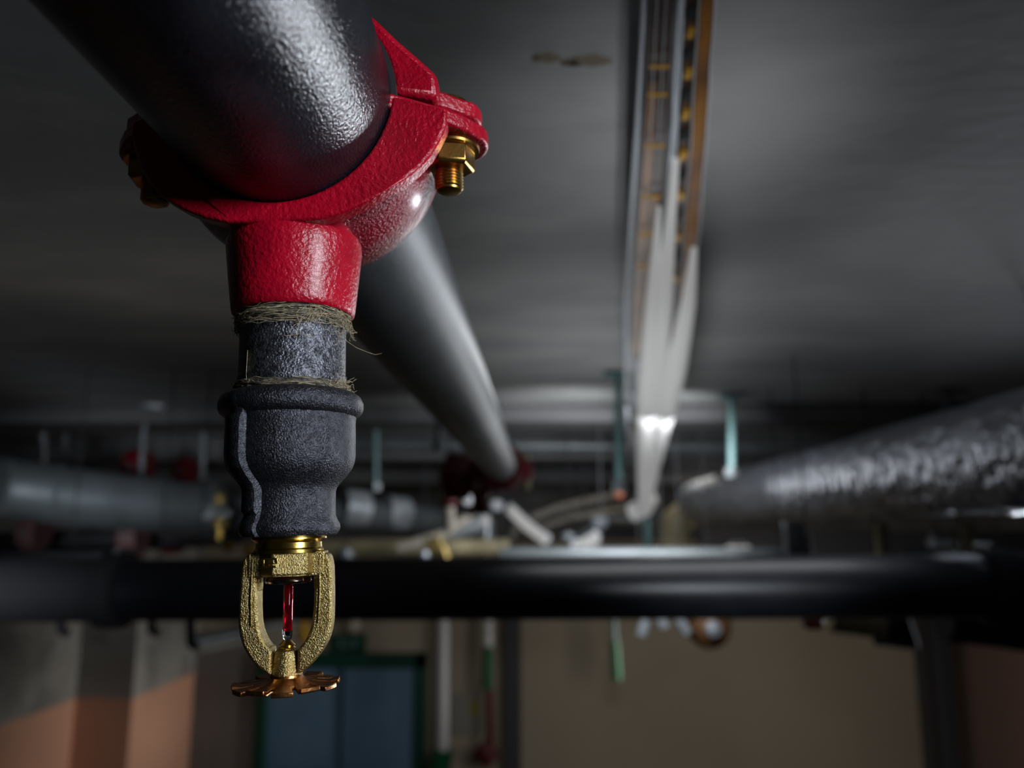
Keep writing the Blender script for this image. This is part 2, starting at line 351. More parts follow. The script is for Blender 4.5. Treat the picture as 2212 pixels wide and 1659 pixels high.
# outlet boss
bp = [(.0190, -.036), (.0205, -.0420), (.0224, -.0438), (.0231, -.0452), (.0232, -.0480), (.0222, -.0580), (.0210, -.0690), (.0207, -.0706), (.0200, -.0713), (.0184, -.0713), (.0182, -.066)]
P('outlet_boss', MB().lathe(bp, 72), 'red_paint')
# cast-in letters along the flange underside, worn beyond reading
mb = MB(); rnd = random.Random(3)
for k in range(7):
    a = radians(-24 + 6.2 * k); r = .0457; R_ = Matrix.Rotation(-a, 3, 'Y')
    for q in range(2):
        off = rnd.uniform(-.0008, .0008); ang = Matrix.Rotation(rnd.choice((0, .5, -.5, 1.57)), 3, 'Z')
        mb.box((r * sin(a) + off, -.0190 + rnd.uniform(-.0012, .0012), -r * cos(a) - .0003), (.0008, .0030, .0014), R_ @ ang)
P('cast_letters', mb, 'red_paint', bevel=.0002)
# ---- nipple
nip, P = drop('pipe_nipple', 'short grey threaded steel nipple with hemp between red tee and black socket', 'pipe nipple', .100)
P('nipple_tube', MB().lathe([(.0172, -.066), (.0176, -.074), (.0181, -.0765), (.0178, -.078), (.0178, -.0925), (.0181, -.0935), (.0177, -.0955), (.0172, -.102)], 72), 'steel_nipple')
def wrap(z0, z1, rad, seed, n=84):
    v = []; f = []; m = 9
    for j in range(m + 1):
        for i in range(n):
            a = 2 * pi * i / n; zz = z0 + (z1 - z0) * j / m + .0009 * noise.noise(Vector((2.2 * cos(a), 2.2 * sin(a), seed)))
            r = rad + .0014 * sin(pi * j / m) + .0010 * noise.noise(Vector((3.5 * cos(a), 3.5 * sin(a), j * 1.1 + seed)))
            v.append((r * cos(a), r * sin(a), zz))
    for j in range(m):
        for i in range(n): k = (i + 1) % n; f.append((j * n + i, j * n + k, (j + 1) * n + k, (j + 1) * n + i))
    return MB().add(v, f)
P('hemp_wrap', wrap(-.0700, -.0772, .0178, 1), 'hemp_wet'); P('hemp_wrap', wrap(-.0955, -.0995, .0177, 5), 'hemp_wet')
mb = MB(); rnd = random.Random(11)
def strand(z, a0, da, dz, r0, out, th=.00009, curl=1.0):
    pts = []; n = 14; s1 = rnd.uniform(0, 99)
    for i in range(n + 1):
        t = i / n; a = a0 + da * t
        r = r0 + out * t ** 2 + .0010 * noise.noise(Vector((t * 3 * curl, s1, 0)))
        pts.append((r * cos(a), r * sin(a), z + dz * t + .0013 * curl * noise.noise(Vector((s1, t * 3, 5)))))
    mb.tube(pts, th, 5)
for k in range(120): strand(rnd.uniform(-.0772, -.0712), rnd.uniform(0, 2 * pi), rnd.uniform(.3, 1.3), rnd.uniform(-.001, .001), .0192, rnd.uniform(-.0006, .0008), rnd.uniform(.00006, .00014))
for k in range(80): strand(rnd.uniform(-.0998, -.0958), rnd.uniform(0, 2 * pi), rnd.uniform(.3, 1.2), rnd.uniform(-.0006, .0006), .0190, rnd.uniform(-.0004, .0006), rnd.uniform(.00006, .00013))
for k in range(40): strand(-.0735 + rnd.uniform(-.003, .002), radians(-35 + rnd.uniform(-25, 45)), rnd.uniform(-.5, .5), rnd.uniform(-.007, .000), .0192, rnd.uniform(.0002, .0028), .00008, 1.8)
for k in range(26): strand(-.0965 + rnd.uniform(-.001, .001), radians(-20 + rnd.uniform(-15, 30)), rnd.uniform(-.4, .4), rnd.uniform(-.003, .003), .0190, rnd.uniform(.0003, .0028), .00008, 1.8)
for k in range(16): strand(-.0735 + rnd.uniform(-.003, .002), radians(190 + rnd.uniform(-25, 25)), rnd.uniform(-.4, .4), rnd.uniform(-.003, .003), .0190, rnd.uniform(.0003, .0024), .00007, 1.8)
mb.tube([(.0178, -.003, -.0775), (.0195, -.004, -.0815), (.0230, -.004, -.0840), (.0262, -.003, -.0853), (.0290, -.002, -.0862), (.0312, -.002, -.0858)], .00010, 6)
mb.tube([(.0060, -.0180, -.0745), (.0075, -.0181, -.0785), (.0068, -.0186, -.0835)], .0001, 5)
mb.tube([(-.0105, -.0146, -.086), (-.0107, -.0147, -.094), (-.0102, -.0150, -.0975)], .00009, 5)
mb.tube([(.0030, -.0180, -.0825), (.0075, -.0172, -.0818), (.0120, -.0146, -.0826)], .00009, 5)
tag(P('hemp_strands', mb, 'hemp'), kind='stuff')
# ---- reducing socket
soc, P = drop('reducing_socket', 'black cast iron reducing socket with beaded rims above the brass sprinkler', 'pipe fitting', .1465)
prof = [(.0178, -.0985), (.0196, -.0984), (.0215, -.0990), (.0232, -.1002), (.0240, -.1022), (.0240, -.1040), (.0235, -.1054), (.0224, -.1063), (.0215, -.1070), (.02135, -.1090), (.02145, -.1140), (.0214, -.1200),
        (.0211, -.1222), (.0203, -.1243), (.0185, -.1268), (.0165, -.1290), (.0153, -.1306), (.0149, -.1320), (.0149, -.1370), (.0150, -.1398), (.0156, -.1413), (.0163, -.1425), (.01655, -.1438), (.0162, -.1450), (.0152, -.1462), (.0125, -.1465), (.0115, -.144)]
P('socket_body', MB().lathe(prof, 96), 'cast_iron')
def prof_r(z):
    for (r0, z0), (r1, z1) in zip(prof, prof[1:]):
        if z1 <= z <= z0: return r0 + (r1 - r0) * (z0 - z) / max(1e-9, z0 - z1)
    return prof[-1][0]
for az in (238, 58):
    v = []; f = []; zs = [-.1000 - (.1462 - .1000) * i / 46 for i in range(47)]
    A = radians(az); d = Vector((cos(A), sin(A))); tn = Vector((-sin(A), cos(A)))
    for z in zs:
        base = prof_r(z)
        bead = min(1, max(0, (-.1055 - z) / .003)); r = base + .0027 * bead + .0002
        if z < -.139: r = base + .0012 + .0006
        for u, dr in ((-.0036, -.004), (-.0032, -.0008), (-.0022, -.0001), (.0016, -.0001), (.0030, -.0008), (.0036, -.004)):
            q = d * (r + dr) + tn * u; v.append((q.x, q.y, z))
    for j in range(len(zs) - 1):
        for i in range(5): f.append((j * 6 + i, j * 6 + i + 1, (j + 1) * 6 + i + 1, (j + 1) * 6 + i))
    f.append(tuple(range(6))); f.append(tuple((len(zs) - 1) * 6 + i for i in range(6)))
    P('casting_rib', MB().add(v, f), 'cast_iron', angle=50)
# ---- sprinkler head
spr, P0 = drop('pendent_sprinkler', 'brass pendent sprinkler head with red glass bulb, hanging from the black socket', 'sprinkler', .1885)
spr.rotation_euler = (Matrix.Rotation(-TAU, 4, 'Y') @ Matrix.Rotation(radians(7), 4, 'Z')).to_euler()
P = P0
P('threaded_collar', MB().lathe([(.0118, -.1445), (.0122, -.1472), (.0112, -.1478), (.0106, -.1483), (.0107, -.1500), (.0112, -.1506), (.0112, -.1516)], 64), 'brass_smooth')
K = 1.0
out = [(-.0118, -.1512), (-.0128, -.1518), (-.0139, -.1535), (-.0144, -.1560), (-.0146, -.1600), (-.01475, -.1670), (-.0147, -.1730), (-.0142, -.1768), (-.0130, -.1805), (-.0110, -.1838), (-.0084, -.1868), (-.0055, -.1890), (-.0040, -.1896)]
inn = [(-.0040, -.1815), (-.0052, -.1808), (-.0066, -.1788), (-.0078, -.1762), (-.0085, -.1730), (-.0088, -.1690), (-.0089, -.1650), (-.0089, -.1636), (-.0097, -.1628), (-.0097, -.1592)]
poly = out + [(-x, z) for x, z in out[::-1]] + [(-x, z) for x, z in inn] 
poly = out + [(-x, z) for x, z in out[::-1]] + [(-x, z) for x, z in inn] + inn[::-1]
mb = MB()
# the frame as a closed loop: outer polygon with an inner hole, walked as one strip of quads per side
def loop_frame(O, I, y0, y1):
    n = len(O); v = []
    for (x, z) in O: v.append((x, y0, z))
    for (x, z) in I: v.append((x, y0, z))
    for (x, z) in O: v.append((x, y1, z))
    for (x, z) in I: v.append((x, y1, z))
    f = []
    for i in range(n):
        k = (i + 1) % n
        f += [(i, k, n + k, n + i), (2 * n + i, 3 * n + i, 3 * n + k, 2 * n + k), (i, 2 * n + i, 2 * n + k, k), (n + i, n + k, 3 * n + k, 3 * n + i)]
    return MB().add(v, f)
def resample(pts, m):
    L = [0]
    for a, b in zip(pts, pts[1:]): L.append(L[-1] + sqrt((a[0] - b[0]) ** 2 + (a[1] - b[1]) ** 2))
    o = []
    for i in range(m):
        t = L[-1] * i / (m - 1); k = 0
        while k < len(L) - 2 and L[k + 1] < t: k += 1
        u = (t - L[k]) / (L[k + 1] - L[k]); o.append((pts[k][0] + (pts[k + 1][0] - pts[k][0]) * u, pts[k][1] + (pts[k + 1][1] - pts[k][1]) * u))
    return o
oL = resample(out[1:], 26); iL = resample([(-.0093, -.1530)] + [(-.0093, -.1628)] + inn[:8][::-1], 26)
for sx in (-1, 1):
    O = [(sx * x, z) for x, z in oL] + [(sx * x, z) for x, z in iL[::-1]]
    arm = P('frame_arm', MB().prism(O, -.0044, .0044), 'brass', bevel=.0009, seg=3)
    rb = MB().prism([(sx * x * .98 + sx * .0 , z) for x, z in resample([(-.0112, -.153), (-.0114, -.165), (-.0110, -.174)], 8)] + [(sx * x, z) for x, z in resample([(-.0102, -.174), (-.0105, -.165), (-.0103, -.153)], 8)], -.0050, .0050)
    rb.build('arm_ridge', 'brass', arm, bevel=.0003).data.transform(Matrix.Translation((0, 0, .1885)))
    P('seat_lug', MB().box((sx * .0093, 0, -.1612), (.0016, .0050, .0048)), 'brass', bevel=.0005)
top = [(-.0122, -.1592), (-.0122, -.1512), (.0122, -.1512), (.0122, -.1592)]
P('wrench_body', MB().prism(top, -.0048, .0048).lathe([(.0105, -.1506), (.0110, -.1520), (.0110, -.1584), (.0100, -.1590)], 6, a0=radians(12)), 'brass', bevel=.0008, seg=3)
mk = MB(); yy = -.0104
mk.box((-.0040, yy, -.1532), (.0042, .0008, .0007)).box((-.0040, yy, -.1556), (.0042, .0008, .0007)).box((-.0060, yy, -.1544), (.0007, .0008, .0030)).box((-.0037, yy, -.1544), (.0022, .0008, .0006)).box((-.0019, yy, -.1538), (.0006, .0008, .0018))
P('cast_mark', mk, 'brass_smooth', bevel=.0001)
P('valve_cap', MB().lathe([(0, -.1592), (.0068, -.1593), (.0073, -.1598), (.0075, -.1606), (.0072, -.1612), (.0060, -.1614), (.0030, -.1616), (0, -.1616)], 56), 'chrome_copper')
bulb = P('glass_bulb', MB().lathe([(0, -.1612), (.0011, -.1613), (.0016, -.1620), (.0016, -.1775), (.0014, -.1788), (.0008, -.1796), (0, -.1798)], 40), 'glass')
tag(MB().lathe([(0, -.1617), (.0010, -.1618), (.00135, -.1624), (.00135, -.1757), (.0010, -.1765), (0, -.1768)], 32).build('red_liquid', 'red_liquid', bulb), 'red liquid filling most of the bulb').data.transform(Matrix.Translation((0, 0, .1885)))
P('compression_screw', MB().lathe([(0, -.1793), (.0012, -.1794), (.0020, -.1802), (.0026, -.1808), (.0022, -.1812), (.0027, -.1817), (.0022, -.1822), (.0027, -.1826), (.0024, -.1832)], 40), 'brass_smooth')
P('screw_boss', MB().lathe([(.0030, -.1822), (.0036, -.1826), (.0041, -.1840), (.0046, -.1865), (.0049, -.1885), (.0050, -.1898), (.0046, -.1901)], 40), 'brass')
defl = P('deflector', MB().lathe([(.0044, -.1896), (.0050, -.1899), (.0052, -.1906), (.0062, -.1914), (.0085, -.1920), (.0100, -.1922), (.0100, -.1933), (.0070, -.1929), (.0030, -.1926), (0, -.1925)], 48), 'bronze')
for k in range(12):
    a0 = 2 * pi * k / 12 + radians(6); v = []; wv = radians(11.4)
    prof2 = [(.0078, -.1918), (.0110, -.1922), (.0140, -.1925), (.0168, -.1921 - (.0005 if k % 2 else -.0003))]
    nA = 3
    for (r, z) in prof2:
        for dz in (0, -.0015):
            for i in range(nA + 1):
                a = a0 + wv * (2 * i / nA - 1) * (1.0 if r > .01 else .8); v.append((r * cos(a), r * sin(a), z + dz))
    f = []; W = nA + 1
    for j in range(len(prof2) - 1):
        for i in range(nA):
            t0 = (2 * j) * W + i; t1 = (2 * j + 2) * W + i
            f += [(t0, t0 + 1, t1 + 1, t1), (t0 + W, t1 + W, t1 + W + 1, t0 + W + 1)]
        f += [(2 * j * W, (2 * j + 2) * W, (2 * j + 3) * W, (2 * j + 1) * W), (2 * j * W + nA, (2 * j + 1) * W + nA, (2 * j + 3) * W + nA, (2 * j + 2) * W + nA)]
    J = 2 * (len(prof2) - 1) * W
    for i in range(nA): f += [(J + i, J + i + 1, J + W + i + 1, J + W + i), (i, W + i, W + i + 1, i + 1)]
    MB().add(v, f).build('tooth', 'bronze', defl, bevel=.0003).data.transform(Matrix.Translation((0, 0, .1885)))

# ------------------------------------------------------------------ red grooved fitting at the far end of the pipe
ex, ez = OX, H + OZ
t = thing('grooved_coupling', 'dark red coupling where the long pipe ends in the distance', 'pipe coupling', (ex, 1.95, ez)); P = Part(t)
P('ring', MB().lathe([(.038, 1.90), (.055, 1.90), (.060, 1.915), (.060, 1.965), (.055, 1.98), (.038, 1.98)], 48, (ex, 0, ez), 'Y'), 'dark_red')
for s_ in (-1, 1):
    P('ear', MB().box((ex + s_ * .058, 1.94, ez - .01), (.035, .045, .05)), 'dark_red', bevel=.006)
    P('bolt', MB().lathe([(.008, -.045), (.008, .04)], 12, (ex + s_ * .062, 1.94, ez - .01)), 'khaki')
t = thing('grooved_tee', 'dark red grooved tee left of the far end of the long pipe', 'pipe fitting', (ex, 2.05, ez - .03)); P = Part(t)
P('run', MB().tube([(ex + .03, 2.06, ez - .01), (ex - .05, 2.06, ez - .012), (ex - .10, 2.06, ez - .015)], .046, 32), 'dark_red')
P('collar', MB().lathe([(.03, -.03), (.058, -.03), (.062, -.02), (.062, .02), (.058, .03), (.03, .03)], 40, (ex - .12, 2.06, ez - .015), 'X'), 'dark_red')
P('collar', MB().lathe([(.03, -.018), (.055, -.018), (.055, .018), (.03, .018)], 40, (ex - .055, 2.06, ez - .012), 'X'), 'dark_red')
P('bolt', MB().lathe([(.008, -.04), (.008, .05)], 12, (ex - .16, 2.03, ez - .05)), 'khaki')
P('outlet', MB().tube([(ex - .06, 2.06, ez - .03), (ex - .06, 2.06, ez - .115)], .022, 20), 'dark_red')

# ------------------------------------------------------------------ the hanging light strip
stp = [(0, 1385, 1545, .465), (150, 1378, 1536, .545), (300, 1370, 1526, .65), (470, 1358, 1512, .84), (640, 1347, 1500, 1.14), (780, 1347, 1478, 1.6), (900, 1352, 1448, 2.4), (1000, 1360, 1425, 3.2), (1090, 1364, 1408, 3.9)]
stp = [(-160, 1392, 1552, .40)] + stp
def sx(u, py):                                        # a point across the strip (u 0..1) at an image height
    for a, b in zip(stp, stp[1:]):
        if a[0] <= py <= b[0]:
            t = (py - a[0]) / (b[0] - a[0]); l = a[1] + (b[1] - a[1]) * t; r = a[2] + (b[2] - a[2]) * t; Y = 1 / ((1 - t) / a[3] + t / b[3])
            return at(l + (r - l) * u, py, Y), (r - l) * Y / F
t = thing('strip_light', 'long strip light in clear plastic hung under the ceiling, glowing white far off', 'strip light', sx(.5, 0)[0]); P = Part(t)
def ribbon(u0, u1, y0, y1, th=.006, n=40, lift=0.0, wob=0):
    v = []; f = []
    for i in range(n + 1):
        py = y0 + (y1 - y0) * i / n; k = wob * noise.noise(Vector((i * .7, u0 * 9, 0)))
        a, wdt = sx(u0 + k, py); b, _ = sx(u1 + k, py); g = a.y
        for p, dz in ((a, 0), (b, 0), (b, th), (a, th)): v.append((p.x, p.y, p.z + (dz + lift) * g))
    for i in range(n):
        for k in range(4): q = (k + 1) % 4; f.append((i * 4 + k, i * 4 + q, (i + 1) * 4 + q, (i + 1) * 4 + k))
    f.append((0, 1, 2, 3)); f.append(tuple(n * 4 + k for k in range(4)))
    return MB().add(v, f)
def rod(u, y0, y1, rw, m, name, n=40, lift=0.0, wob=0, sub=None):
    pts = []; rr = []
    for i in range(n + 1):
        py = y0 + (y1 - y0) * i / n; p, wd_ = sx(u + wob * noise.noise(Vector((i * .35, u * 30, 0))), py); pts.append((p.x, p.y, p.z + lift * p.y)); rr.append(wd_ * rw)
    return P(name, MB().tube(pts, rr, 10), m)
P('backing_sheet', ribbon(.02, .97, -160, 1000, .004, lift=.02), 'frosted')
P('dark_rail', ribbon(.12, .44, -160, 780, .008), 'amber_dark'); P('dark_rail', ribbon(.62, .76, -160, 780, .008), 'amber_dark')
tag(P('amber_rail', ribbon(.80, .98, -160, 760, .008, lift=-.002), 'amber'), 'amber brown rail')
tag(P('amber_rail', ribbon(.16, .26, 180, 760, .004, lift=-.004), 'amber'), 'thin amber line')
tag(P('amber_rail', ribbon(.30, .40, 420, 760, .004, lift=-.004), 'amber'), 'thin amber line')
for q, (u, rw) in enumerate(((.03, .028), (.99, .014), (.21, .010), (.33, .009), (.52, .035), (.57, .02), (.78, .012))):
    rod(u, -160, 1000 if q < 2 else 820, rw, 'clear_plastic' if q not in (2, 3, 6) else 'frosted', 'plastic_tube', lift=-.006, wob=.02)
for py in (130, 190, 300, 410, 490, 560):
    a, wd_ = sx(.14, py); b, _ = sx(.42, py); P('cross_tie', MB().tube([a - Vector((0, 0, .01 * a.y)), b - Vector((0, 0, .01 * a.y))], .0022 * a.y, 8), 'copper_tie')
for py in range(20, 620, 44):
    a, wd_ = sx(.64, py); b, _ = sx(.73, py + 4); P('rail_clip', MB().box((a + b) / 2 - Vector((0, 0, .004 * a.y)), ((b - a).length, .018 * a.y, .006 * a.y)), 'copper_tie' if (py // 44) % 2 else 'dark_metal')
for u, y0, w0 in ((.40, 430, .03), (.58, 330, .055), (.93, 520, .05)):
    pts = []; rr = []
    for i in range(41):
        py = y0 + (1085 - y0) * i / 40; uu = u + (.5 - u) * (i / 40) ** 1.5 * .6; p, wd_ = sx(uu, py); k = min(1, i / 12)
        pts.append((p.x, p.y, p.z - .012 * p.y)); rr.append(wd_ * (w0 + (.17 if u != .58 else .10) * min(1, i / 24) * 1.0))
    tag(P('light_tube', MB().tube(pts, rr, 14), 'lamp_white'), 'glowing white tube')
pts = [at(1400, 1072, 3.8), at(1392, 1095, 3.85), at(1368, 1106, 3.9)]
tag(P('light_tube', MB().tube(pts, .045, 14), 'lamp_white'), 'glowing white tube')
for py in (60, 620):                                   # hangers to the ceiling
    a, _ = sx(.5, py); P('hanger', MB().tube([a + Vector((0, 0, .02)), Vector((a.x, a.y, ZC + .003))], .0015, 8), 'dark_metal')

# ------------------------------------------------------------------ black cross pipe
YC = 1.5
a = at(-60, 1276, YC); b = at(2290, 1264, YC)
t = thing('black_cross_pipe', 'thick black pipe crossing the frame level behind the sprinkler head', 'pipe', (0, YC, (a.z + b.z) / 2)); P = Part(t)
l = at(250, 1275, YC); r = at(2150, 1266, YC); RC = .0565
P('pipe_run', MB().tube([l + (r - l) * i / 30 for i in range(31)], RC, 64), 'cross_black')
P('left_end', MB().tube([a, a + (l - a) * .5, l + (a - l) * .02], RC * 1.02, 40), 'dark_metal')
c = r
P('right_elbow', MB().tube([c, c + Vector((.04, .004, 0)), c + Vector((.08, .03, 0)), c + Vector((.10, .08, 0)), c + Vector((.105, .16, 0)), c + Vector((.105, .5, 0))], RC * 1.05, 40), 'dark_metal')
for q, c in enumerate((l, r)):
    P('coupling_ring', MB().lathe([(RC, -.024), (RC + .012, -.022), (RC + .014, 0), (RC + .012, .022), (RC, .024)], 48, c, 'X'), 'dark_metal')
    P('coupling_bolt', MB().tube([c + Vector((0, -.01, RC + .014)), c + Vector((0, .05, RC + .014))], .007, 10), 'galv')
P('coupling_ring', MB().lathe([(RC, -.006), (RC + .004, -.004), (RC + .004, .004), (RC, .006)], 48, l + Vector((.014, 0, 0)), 'X'), 'wire_beige')

# ------------------------------------------------------------------ left grey lagged pipe
A = [at(-120, 1040, 1.95), at(0, 1051, 2.1), at(200, 1078, 2.22), at(430, 1101, 2.42)]
t = thing('lagged_grey_pipe', 'grey foil-lagged pipe at the left edge of the frame', 'pipe', A[1]); P = Part(t)
P('lagging', MB().tube(A, .080, 48), 'galv')
d = (A[3] - A[2]).normalized()
P('end_collar', MB().tube([A[3], A[3] + d * .015, A[3] + d * .05, A[3] + d * .06], [.080, .088, .088, .06], 40), 'galv')
for q in (.0, .5):
    p = A[1] + (A[2] - A[1]) * q; P('band', MB().tube([p, p + d * .02], .0820, 40), 'galv')
t = thing('branch_pipe', 'thinner pale pipe continuing right of the grey lagged pipe, behind the sprinkler', 'pipe', at(720, 1110, 3.0)); P = Part(t)
B = [A[3] + d * .12, at(620, 1108, 2.75), at(780, 1110, 3.1), at(935, 1122, 3.6)]
P('pipe_run', MB().tube(B, [.052, .052, .055, .060], 32), 'galv')
for p_, q_ in ((at(735, 1095, 2.95), .07), (at(830, 1105, 3.25), .068)): P('sleeve', MB().tube([p_, p_ + d * .10], q_, 32), 'galv_light')
t = thing('brass_valve', 'pale valve with two brass caps between grey lagged pipe and black socket', 'valve', at(475, 1110, 2.42)); P = Part(t)
P('valve_body', MB().tube([at(452, 1105, 2.52), at(482, 1108, 2.54), at(515, 1108, 2.58)], [.045, .034, .045], 24), 'galv_light')
for px, py, r_ in ((474, 1078, .016), (474, 1128, .024)): P('cap', MB().lathe([(0, -.02), (r_, -.018), (r_, .012), (r_ * .6, .02), (0, .022)], 20, at(px, py, 2.36)), 'dull_brass')
P('stem', MB().tube([at(474, 1130, 2.38), at(474, 1165, 2.38)], .008, 12), 'brass_smooth'); P('handle', MB().tube([at(440, 1118, 2.35), at(500, 1108, 2.35)], .010, 12), 'galv_light')

# ------------------------------------------------------------------ foil pipe on the right
def foil_pipe():
    x0, z0, R_ = .82, .123, .1; v = []; f = []; n = 72; m = 260
    for j in range(m + 1):
        t_ = j / m; y = .7 + 3.5 * t_; end = max(0, (t_ - .97) / .03); rr = R_ * sqrt(max(.02, 1 - end ** 2))
        for i in range(n):
            a = 2 * pi * i / n
            q = Vector((cos(a) * 2.6, y * 9, sin(a) * 2.6)); low = .35 + .65 * max(0, -sin(a - .25))
            k = .0065 * low * noise.noise(q) + .0045 * low * noise.noise(q * 2.7) + .0025 * noise.noise(Vector((cos(a), y * 2, sin(a))))
            v.append((x0 + (rr + k) * cos(a), y, H + z0 + (rr + k) * sin(a)))
    for j in range(m):
        for i in range(n): k = (i + 1) % n; f.append((j * n + i, j * n + k, (j + 1) * n + k, (j + 1) * n + i))
    f.append(tuple(range(n))); f.append(tuple(m * n + i for i in range(n))); return MB().add(v, f)
t = thing('foil_wrapped_pipe', 'thick pipe wrapped in crinkled silver foil entering at the right edge', 'pipe', (.82, .7, H + .123)); P = Part(t)
P('foil_sleeve', foil_pipe(), 'foil')
P('khaki_elbow', MB().tube([at(1500, 1110, 4.2), at(1478, 1112, 4.2), at(1458, 1130, 4.2), at(1452, 1160, 4.2), at(1452, 1215, 4.2)], [.07, .075, .08, .075, .07], 24), 'khaki')
P('hanger_strap', MB().tube([at(1582, 1040, 3.4), at(1582, 1020, 3.4)], .03, 16), 'copper_tie')

# ------------------------------------------------------------------ hanger rods
def rod_thing(label, px, py0, py1, Y, r, m='teal_rod', box=False, tilt=0, nut=True):
    b_ = at(px + tilt, py1, Y); a_ = at(px, py0, Y); a_ = Vector((a_.x, a_.y, ZC - .003))
    t = thing('hanger_rod', label, 'rod', b_); P = Part(t)
    P('threaded_rod', MB().tube([a_, b_], r, 12), m)
    P('ceiling_plate', MB().box(a_ + Vector((0, 0, -.004)), (.07, .07, .008)), m)
    if nut: P('foot_nut', MB().tube([b_, b_ + Vector((0, 0, .025))], r * 1.9, 6), 'galv')
    return t, P
rod_thing('leftmost thin rod above the grey lagged pipe', 94, 920, 1030, 2.75, .010, 'galv_light')
rod_thing('second rod from the left above the grey lagged pipe', 138, 950, 1040, 2.9, .012, 'galv')
t, P = rod_thing('slanted rod with a pale box at its top, left of the black socket', 318, 850, 1040, 2.5, .009, 'galv', tilt=-14)
P('junction_box', MB().box(at(326, 864, 2.46), (.09, .05, .045), Matrix.Rotation(.25, 3, 'Y')), 'white_plastic', bevel=.008)
P('box_lid', MB().lathe([(0, -.012), (.014, -.01), (.014, .01), (0, .012)], 14, at(313, 845, 2.46)), 'wire_beige')
rod_thing('faint grey rod just left of the black socket', 437, 950, 1040, 3.0, .012, 'galv')
rod_thing('faint rod right of the black socket, left of the long pipe', 812, 880, 1060, 2.7, .010, 'teal_rod')
rod_thing('pale rod above the dark red tee', 948, 920, 975, 2.15, .010, 'galv')
rod_thing('teal rod immediately left of the glowing strip light', 1337, 850, 1062, 1.95, .009, 'teal_rod')
rod_thing('teal rod with brass foot above the foil pipe left end', 1580, 845, 1030, 2.3, .010, 'teal_rod')
rod_thing('grey rod above the middle of the foil pipe at the right', 2048, 840, 905, 2.25, .011, 'galv')
rod_thing('second short rod right of centre above the foil pipe', 2095, 860, 890, 2.6, .008, 'dark_metal')
rod_thing('teal rod under the lower end of the strip light', 1400, 1112, 1190, 4.1, .022, 'teal_rod')

# ------------------------------------------------------------------ distant lamps and clutter above the black pipe
def lamp(label, pts, r):
    t = thing('tube_lamp', label, 'lamp', pts[0]); P = Part(t)
    P('lamp_tube', MB().tube(pts, r, 14), 'lamp_bright')
    P('reflector', MB().tube([p + Vector((0, .03, r * 1.3)) for p in pts], r * .6, 8), 'galv')
    for p in (pts[0], pts[-1]): P('end_cap', MB().lathe([(0, -r * .6), (r * .9, -r * .6), (r * .9, r * .6), (0, r * .6)], 14, p + Vector((0, .02, r * .3)), 'Y'), 'white_plastic')
    p = (pts[0] + pts[-1]) / 2; P('suspension', MB().tube([p + Vector((0, .03, r)), Vector((p.x, p.y + .03, ZC + .003))], .004, 6), 'dark_metal')
lamp('slanting glowing tube lamp between the long pipe and the strip light', [at(1104, 1102, 3.9), at(1140, 1136, 3.8), at(1180, 1166, 3.7)], .026)
lamp('short glowing lamp just above the black cross pipe, centre', [at(1248, 1186, 3.3), at(1282, 1165, 3.4)], .032)
lamp('small glowing lamp above the black cross pipe under the foil pipe', [at(1580, 1192, 4.2), at(1614, 1192, 4.2)], .028)
lamp('upright pale lamp right of the red outlet, above the black pipe', [at(1049, 1118, 4.0), at(1049, 1132, 4.0)], .022)
def simple(name, label, cat, mb, m, **k): return tag(recenter(mb.build(name, m, **k)), label, cat)
simple('warning_light', 'tiny orange glowing light left of the strip light', 'light', MB().lathe([(0, -.02), (.016, -.014), (.022, 0), (.016, .014), (0, .02)], 16, at(1338, 1068, 4.0)), 'glow_orange')
simple('conduit', 'pale upright conduit above the black pipe, under the long pipe', 'conduit', MB().tube([at(1052, 1120, 4.3), at(1052, 1200, 4.3)], .04, 16), 'galv_light')
simple('conduit', 'pale level conduit under the dark red tee', 'conduit', MB().tube([at(975, 1150, 3.2), at(1040, 1130, 3.2)], .035, 16), 'galv_light')
simple('cable', 'beige cable rising from left to the far end of the long pipe', 'cable', MB().tube([at(860, 1185, 2.6), at(960, 1155, 2.6), at(1020, 1110, 2.6), at(1045, 1075, 2.5), at(1050, 1045, 2.4)], .018, 10), 'wire_beige')
simple('cable', 'thin beige cable running up right behind the slanting lamp', 'cable', MB().tube([at(1090, 1190, 4.4), at(1120, 1130, 4.4), at(1210, 1095, 4.5), at(1330, 1068, 4.6)], .022, 10), 'wire_beige')
simple('cable', 'second beige cable crossing behind the lower strip light', 'cable', MB().tube([at(1130, 1150, 4.9), at(1230, 1118, 4.9), at(1320, 1100, 4.9), at(1420, 1085, 4.9)], .018, 10), 'wire_beige')
t = thing('distant_sprinkler', 'red sprinkler drop with pale neck under the dark red tee', 'sprinkler', at(970, 1070, 2.3)); P = Part(t)
P('red_body', MB().lathe([(.018, -.03), (.026, -.02), (.026, .02), (.016, .03)], 20, at(970, 1072, 2.3)), 'dark_red'); P('neck', MB().tube([at(970, 1092, 2.3), at(972, 1150, 2.3)], .016, 14), 'wire_beige')
P('cap', MB().lathe([(0, -.012), (.016, -.01), (.016, .01), (0, .014)], 16, at(965, 1050, 2.28)), 'galv_light')
